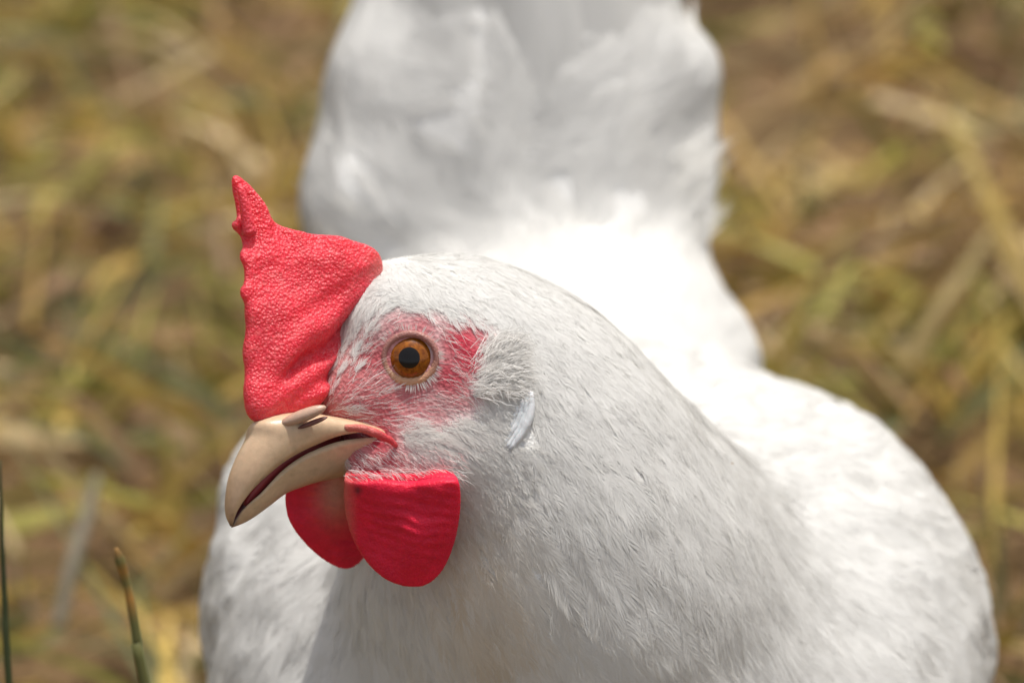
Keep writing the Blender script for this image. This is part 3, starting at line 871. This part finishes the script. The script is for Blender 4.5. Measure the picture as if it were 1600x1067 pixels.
# ------------------------------------------------------------------ tail feathers
def tail_feather(base, tipp, width, facing, camber, twist=0.0):
    n, mdl = 24, 11; V = []
    base = np.array(base); tipp = np.array(tipp); d = nrm(tipp - base); L = np.linalg.norm(tipp - base)
    facing = nrm(facing - (facing @ d) * d); s = np.cross(facing, d)
    for t in np.linspace(0, 1, n):
        wd = width * (min(1, 0.5 + 1.6 * t)) * (1.08 - 0.30 * t) * (1 - max(0, (t - 0.78) / 0.22) ** 2.4 * 0.95)
        for x in np.linspace(-1, 1, mdl):
            q = base + d * L * t + s * x * wd - facing * camber * (x * x) * wd + facing * 0.25 * math.sin(t * 2.6) * 0.8
            q = q + facing * (0.06 * math.sin(x * 5 + t * 7 + width * 40) * (0.3 + t) + 0.03 * math.sin(x * 11 + t * 16 + base[0] * 3)) + s * 0.08 * math.sin(t * 11 + base[0] * 5) * x
            V.append(q)
    V = np.array(V)
    k = n * mdl
    V2 = V - facing * 0.035
    F = []
    for i in range(n - 1):
        for j in range(mdl - 1):
            a = i * mdl + j; F.append([a, a + 1, a + mdl + 1, a + mdl]); F.append([k + a, k + a + mdl, k + a + mdl + 1, k + a + 1])
    c = np.tile((0.82, 0.81, 0.785), (2 * k, 1))
    return new_obj('tail_feather', to_world(np.concatenate([V, V2])), np.array(F), M_FEATHER, hen, c, origin=ROOT)
TF = [(600, 330, 690, -280, 1.45, -0.9, 17.4), (645, 330, 730, -320, 1.35, -0.7, 17.0), (705, 300, 762, -340, 1.25, -0.55, 16.7), (775, 270, 797, -350, 1.2, -0.35, 16.45),
      (838, 260, 846, -350, 1.1, 0.08, 16.3), (890, 280, 880, -340, 1.2, 0.35, 16.5), (945, 310, 915, -320, 1.3, 0.5, 16.7), (1000, 340, 950, -290, 1.4, 0.7, 17.0), (1040, 335, 975, -230, 1.45, 0.9, 17.4)]
for bx_, by_, tx, ty, wd, fx, Z in TF:
    tail_feather(pt(bx_, by_, Z + 0.35), pt(tx, ty, Z - 0.3), wd, np.array([fx, 0.1, -1.0]), 0.25)
n = 300
by = rng.uniform(220, 385, n); bx = np.where(rng.random(n) < 0.75, rng.uniform(1020, 1108, n), rng.uniform(515, 570, n))
b0 = pt(bx, by, 17.3 + 0.6 * rng.random(n))
an = np.radians(90 - (bx - 815) / 300 * 42 + rng.normal(0, 16, n)); l_ = rng.uniform(0.4, 0.9, n)[:, None]
dj = np.stack([np.cos(an), np.sin(an), 0.15 * np.ones(n)], 1)
tf = Soup(); w = rng.uniform(0.010, 0.022, n)
tf.add(*strips(b0, b0 + dj * l_ * 0.5 - np.array([0, 0, 0.06]), b0 + dj * l_, nrm(np.array([0, 0.4, -1.0]) + RT * ((bx - 815) / 300)[:, None] * 0.8 + 0.15 * rng.normal(0, 1, (n, 3))), w, w), np.tile((0.84, 0.83, 0.80), (n * 5, 1)))
tf.build('tail_fluff', M_FEATHER, hen)

# ------------------------------------------------------------------ ground and grass
def ground_material():
    m, nt, b, out = material('dry_soil')
    tc = node(nt, 'ShaderNodeTexCoord')
    n1 = node(nt, 'ShaderNodeTexNoise', Scale=22.0, Detail=8.0, Roughness=0.65); nt.links.new(tc.outputs['Object'], n1.inputs['Vector'])
    cr = node(nt, 'ShaderNodeValToRGB')
    els = cr.color_ramp.elements
    els[0].position = 0.32; els[0].color = (0.06, 0.038, 0.022, 1)
    els[1].position = 0.68; els[1].color = (0.34, 0.21, 0.11, 1)
    e = els.new(0.5); e.color = (0.17, 0.11, 0.055, 1)
    nt.links.new(n1.outputs['Fac'], cr.inputs[0]); nt.links.new(cr.outputs[0], b.inputs['Base Color'])
    b.inputs['Roughness'].default_value = 0.95; b.inputs['Specular IOR Level'].default_value = 0.1
    add_bump(nt, b, [('noise', 60, 0.8), ('noise', 400, 0.6)], 0.01)
    return m
G = 70; xs = np.sign(np.linspace(-1, 1, G)) * np.abs(np.linspace(-1, 1, G)) ** 5 * 400
gx, gy = np.meshgrid(xs, xs, indexing='ij')
gz = 0.012 * fbm(np.stack([gx * 6, gy * 6, gx * 0], -1).reshape(-1, 3), 2).reshape(gx.shape) * np.exp(-(gx ** 2 + gy ** 2) / 9) - 0.006
Vg = np.stack([gx, gy, gz], -1).reshape(-1, 3)
ii, jj = np.meshgrid(np.arange(G - 1), np.arange(G - 1), indexing='ij'); a0 = (ii * G + jj).ravel()
ground = new_obj('ground', Vg, np.stack([a0, a0 + G, a0 + G + 1, a0 + 1], 1), ground_material())
ground['kind'] = 'structure'

M_GRASS = feather_material('grass_blade', 0.25, 0.3)
PAL = np.array([(0.62, 0.45, 0.13), (0.48, 0.32, 0.09), (0.25, 0.235, 0.05), (0.37, 0.34, 0.08), (0.40, 0.26, 0.15), (0.17, 0.095, 0.05), (0.74, 0.58, 0.33), (0.24, 0.26, 0.13)])
def blades(n, xr, yr, Lr, Wr, tilt, pal_w, clump=34.0):
    x = rng.uniform(*xr, n); y = rng.uniform(*yr, n)
    k = ((x - ROOT[0]) / 0.085) ** 2 + ((y - ROOT[1]) / 0.11) ** 2 > 1
    k &= rng.random(n) < np.clip(0.65 + 1.4 * fbm(np.stack([x * 26, y * 26, x * 0 + 40], -1), 2), 0.05, 1)
    x, y = x[k], y[k]; n = len(x)
    nz1 = fbm(np.stack([x * clump, y * clump, x * 0], -1), 2); nz2 = fbm(np.stack([x * clump * 1.3 + 9, y * clump * 1.3, x * 0 + 3], -1), 2)
    L = rng.uniform(*Lr, n) * (1 + 0.6 * nz1); W = rng.uniform(*Wr, n)
    az = rng.uniform(0, 2 * math.pi, n); el = np.clip(rng.normal(tilt, 0.3, n), 0.03, 1.5)
    d0 = np.stack([np.cos(az) * np.cos(el), np.sin(az) * np.cos(el), np.sin(el)], 1)
    wv = rng.uniform(0, 2 * math.pi, n); s = np.cross(d0, np.stack([np.cos(wv), np.sin(wv), 0.3 * np.ones(n)], 1)); s = nrm(s)
    curl = rng.uniform(0.1, 0.9, n)[:, None] * np.array([0, 0, -1.0])
    base = np.stack([x, y, np.full(n, 0.0)], 1); V = []
    for t in (0, 0.33, 0.66, 1.0):
        c = base + d0 * (L * t)[:, None] + curl * (L * t * t)[:, None] * 0.5
        c[:, 2] = np.maximum(c[:, 2], 0.002 + 0.004 * t)
        wd = (W * (1 - 0.85 * t))[:, None]
        V += [c - s * wd, c + s * wd]
    V = np.stack(V, 1).reshape(-1, 3); o = np.arange(n)[:, None] * 8
    F = np.concatenate([o + np.array([[2 * i, 2 * i + 1, 2 * i + 3, 2 * i + 2]]) for i in range(3)])
    w = np.array(pal_w, float)[None] * np.exp(5.5 * np.stack([nz2, nz2 * 0.8, -nz2, -nz1, nz1, nz1 * 0.5, nz2 * 1.2, -nz2 * 1.2], 1))
    cw = np.cumsum(w / w.sum(1, keepdims=True), 1); ch = (rng.random((n, 1)) > cw).sum(1).clip(0, 7)
    c = PAL[ch] * rng.uniform(0.7, 1.25, (n, 1))
    C = np.repeat(c, 8, 0)
    return V, F, C
parts = [blades(16000, (-0.55, 0.55), (-0.35, 1.3), (0.02, 0.06), (0.0010, 0.0024), 0.85, [1.3, 1.2, 1.5, 1.6, 0.7, 0.4, 0.6, 1.0]),
         blades(16000, (-0.55, 0.55), (-0.35, 1.3), (0.012, 0.05), (0.0012, 0.0040), 0.12, [1.6, 1.3, 0.5, 0.6, 1.5, 0.9, 1.0, 0.3]),
         blades(60000, (-2.2, 2.2), (-1.4, 3.6), (0.03, 0.09), (0.001, 0.003), 0.5, [1.3, 1.2, 1.5, 1.6, 0.7, 0.4, 0.6, 1.0])]
V = []; F = []; C = []; k = 0
for v, f, c in parts: V.append(v); F.append(f + k); C.append(c); k += len(v)
grass = new_obj('grass', np.concatenate(V), np.concatenate(F), M_GRASS, None, np.concatenate(C))
tag(grass, 'mixed olive and straw coloured dry grass covering the ground', 'grass', None, 'stuff')

# ------------------------------------------------------------------ single stems and straws
def ground_hit(px, py):
    r = _fw + (px - 800) / SPX * _rt + (533.5 - py) / SPX * _up
    return CAM + r * (CAM[2] / -r[2])
def stem(name, path, rad, colours, label, cat, group=None, nodes=()):
    path = resample(np.array(path, float), 40); rad = resample(np.array(rad, float)[:, None], 40)[:, 0]
    o0 = path[0].copy(); o0[2] = 0
    V, Ff = tube(path, rad, 10)
    t = np.concatenate([np.repeat(np.linspace(0, 1, 40), 10), [0, 1]])
    cs = np.array(colours, float); cc = np.stack([np.interp(t, cs[:, 0], cs[:, i]) for i in (1, 2, 3)], 1)
    cc = cc * (1 + 0.25 * fbm(V * 300, 2))[:, None]
    o = new_obj(name, V, Ff, M_GRASS, None, cc, origin=o0)
    return tag(o, label, cat, group), o0
def up_path(px, py, Z, toppx, toppy, topZ, foot_dx=0.0):
    a = to_world(pt(px, py, Z)); b = to_world(pt(toppx, toppy, topZ))
    d = nrm(b - a); foot = a - d * (a[2] / max(d[2], 0.2)); foot[0] += foot_dx; foot[2] = 0
    return foot, a, b
f0, a_, b_ = up_path(224, 1067, 4.5, 184, 866, 4.0)
br_, gr_ = (0.46, 0.24, 0.06), (0.15, 0.15, 0.05)
def pathmix(f0, pxs):
    return [f0, (f0 + pxs[0]) / 2 + np.array([0.002, 0, 0])] + pxs
pxs = [to_world(pt(x, y, z)) for x, y, z in ((226, 1067, 4.5), (216, 1010, 4.4), (206, 950, 4.3), (196, 905, 4.2), (188, 876, 4.1), (181, 856, 4.05))]
stem('budding_stem', pathmix(f0, pxs), [0.0012, 0.0011, 0.0010, 0.0009, 0.00085, 0.0008, 0.0010, 0.0003],
     [(0, *gr_), (0.3, *gr_), (0.52, *gr_), (0.62, *br_), (0.70, *gr_), (0.78, *br_), (0.86, *gr_), (0.93, 0.22, 0.13, 0.04), (1, 0.36, 0.20, 0.06)],
     'green stem with a brown pointed bud standing left of the hen', 'stem')
f0, a_, b_ = up_path(14, 1067, 5.0, 0, 740, 4.6)
pxs = [to_world(pt(x, y, z)) for x, y, z in ((14, 1067, 5.0), (8, 950, 4.9), (3, 830, 4.7), (0, 720, 4.6))]
stem('grass_stalk', pathmix(f0, pxs), [0.0007, 0.0007, 0.0007, 0.0006, 0.0004, 0.0002], [(0, 0.06, 0.075, 0.025), (1, 0.05, 0.06, 0.025)],
     'thin dark green grass stalk rising at the left edge of the photo', 'stem')
STR = [(1405, 655, 1540, 505, 0.0026, (0.34, 0.25, 0.10), 'broad olive straw leaning across the grass right of the hen'),
       (1280, 487, 1480, 470, 0.0020, (0.36, 0.24, 0.13), 'pale brown stick lying level in the grass right of the hen'),
       (1470, 640, 1500, 760, 0.0014, (0.26, 0.14, 0.07), 'short reddish brown straw beside the hen\'s right wing outline'),
       (95, 1045, 160, 890, 0.0017, (0.26, 0.23, 0.17), 'grey white straw in the lower left grass')]
for x0, y0, x1, y1, r, c, lab in STR:
    A, B = ground_hit(x0, y0), ground_hit(x1, y1); A[2] = 0.012; B[2] = 0.028
    n0 = CAM - A; A = A + n0 * 0.012 / n0[2]; n0 = CAM - B; B = B + n0 * 0.02 / n0[2]
    stem('dry_straw', [A, A * 0.65 + B * 0.35 + np.array([0, 0, 0.002]), A * 0.3 + B * 0.7, B], [r, r, r * 0.95, r * 0.6], [(0, *c), (1, *c)], lab, 'straw', 'loose straws in the grass')

ck = surf_at(1140, 724) + np.array([0, 0.0, -0.05])
V = np.array([(-0.07, 0.0, 0), (-0.02, 0.035, -0.01), (0.06, 0.01, 0), (0.07, -0.01, 0), (0.0, -0.02, -0.012), (-0.04, -0.025, 0)]) 
V = np.concatenate([ck + V, ck + V + np.array([0, 0, 0.015])])
fl = new_obj('chaff_flake', to_world(V), [np.array([[0, 1, 4, 5], [1, 2, 3, 4], [11, 10, 7, 6], [10, 9, 8, 7]]), np.zeros((0, 3), int)], M_GRASS, None, np.tile((0.40, 0.22, 0.07), (12, 1)), origin=to_world(ck))
tag(fl, 'tiny brown chaff flake lying on the white neck feathers', 'chaff')
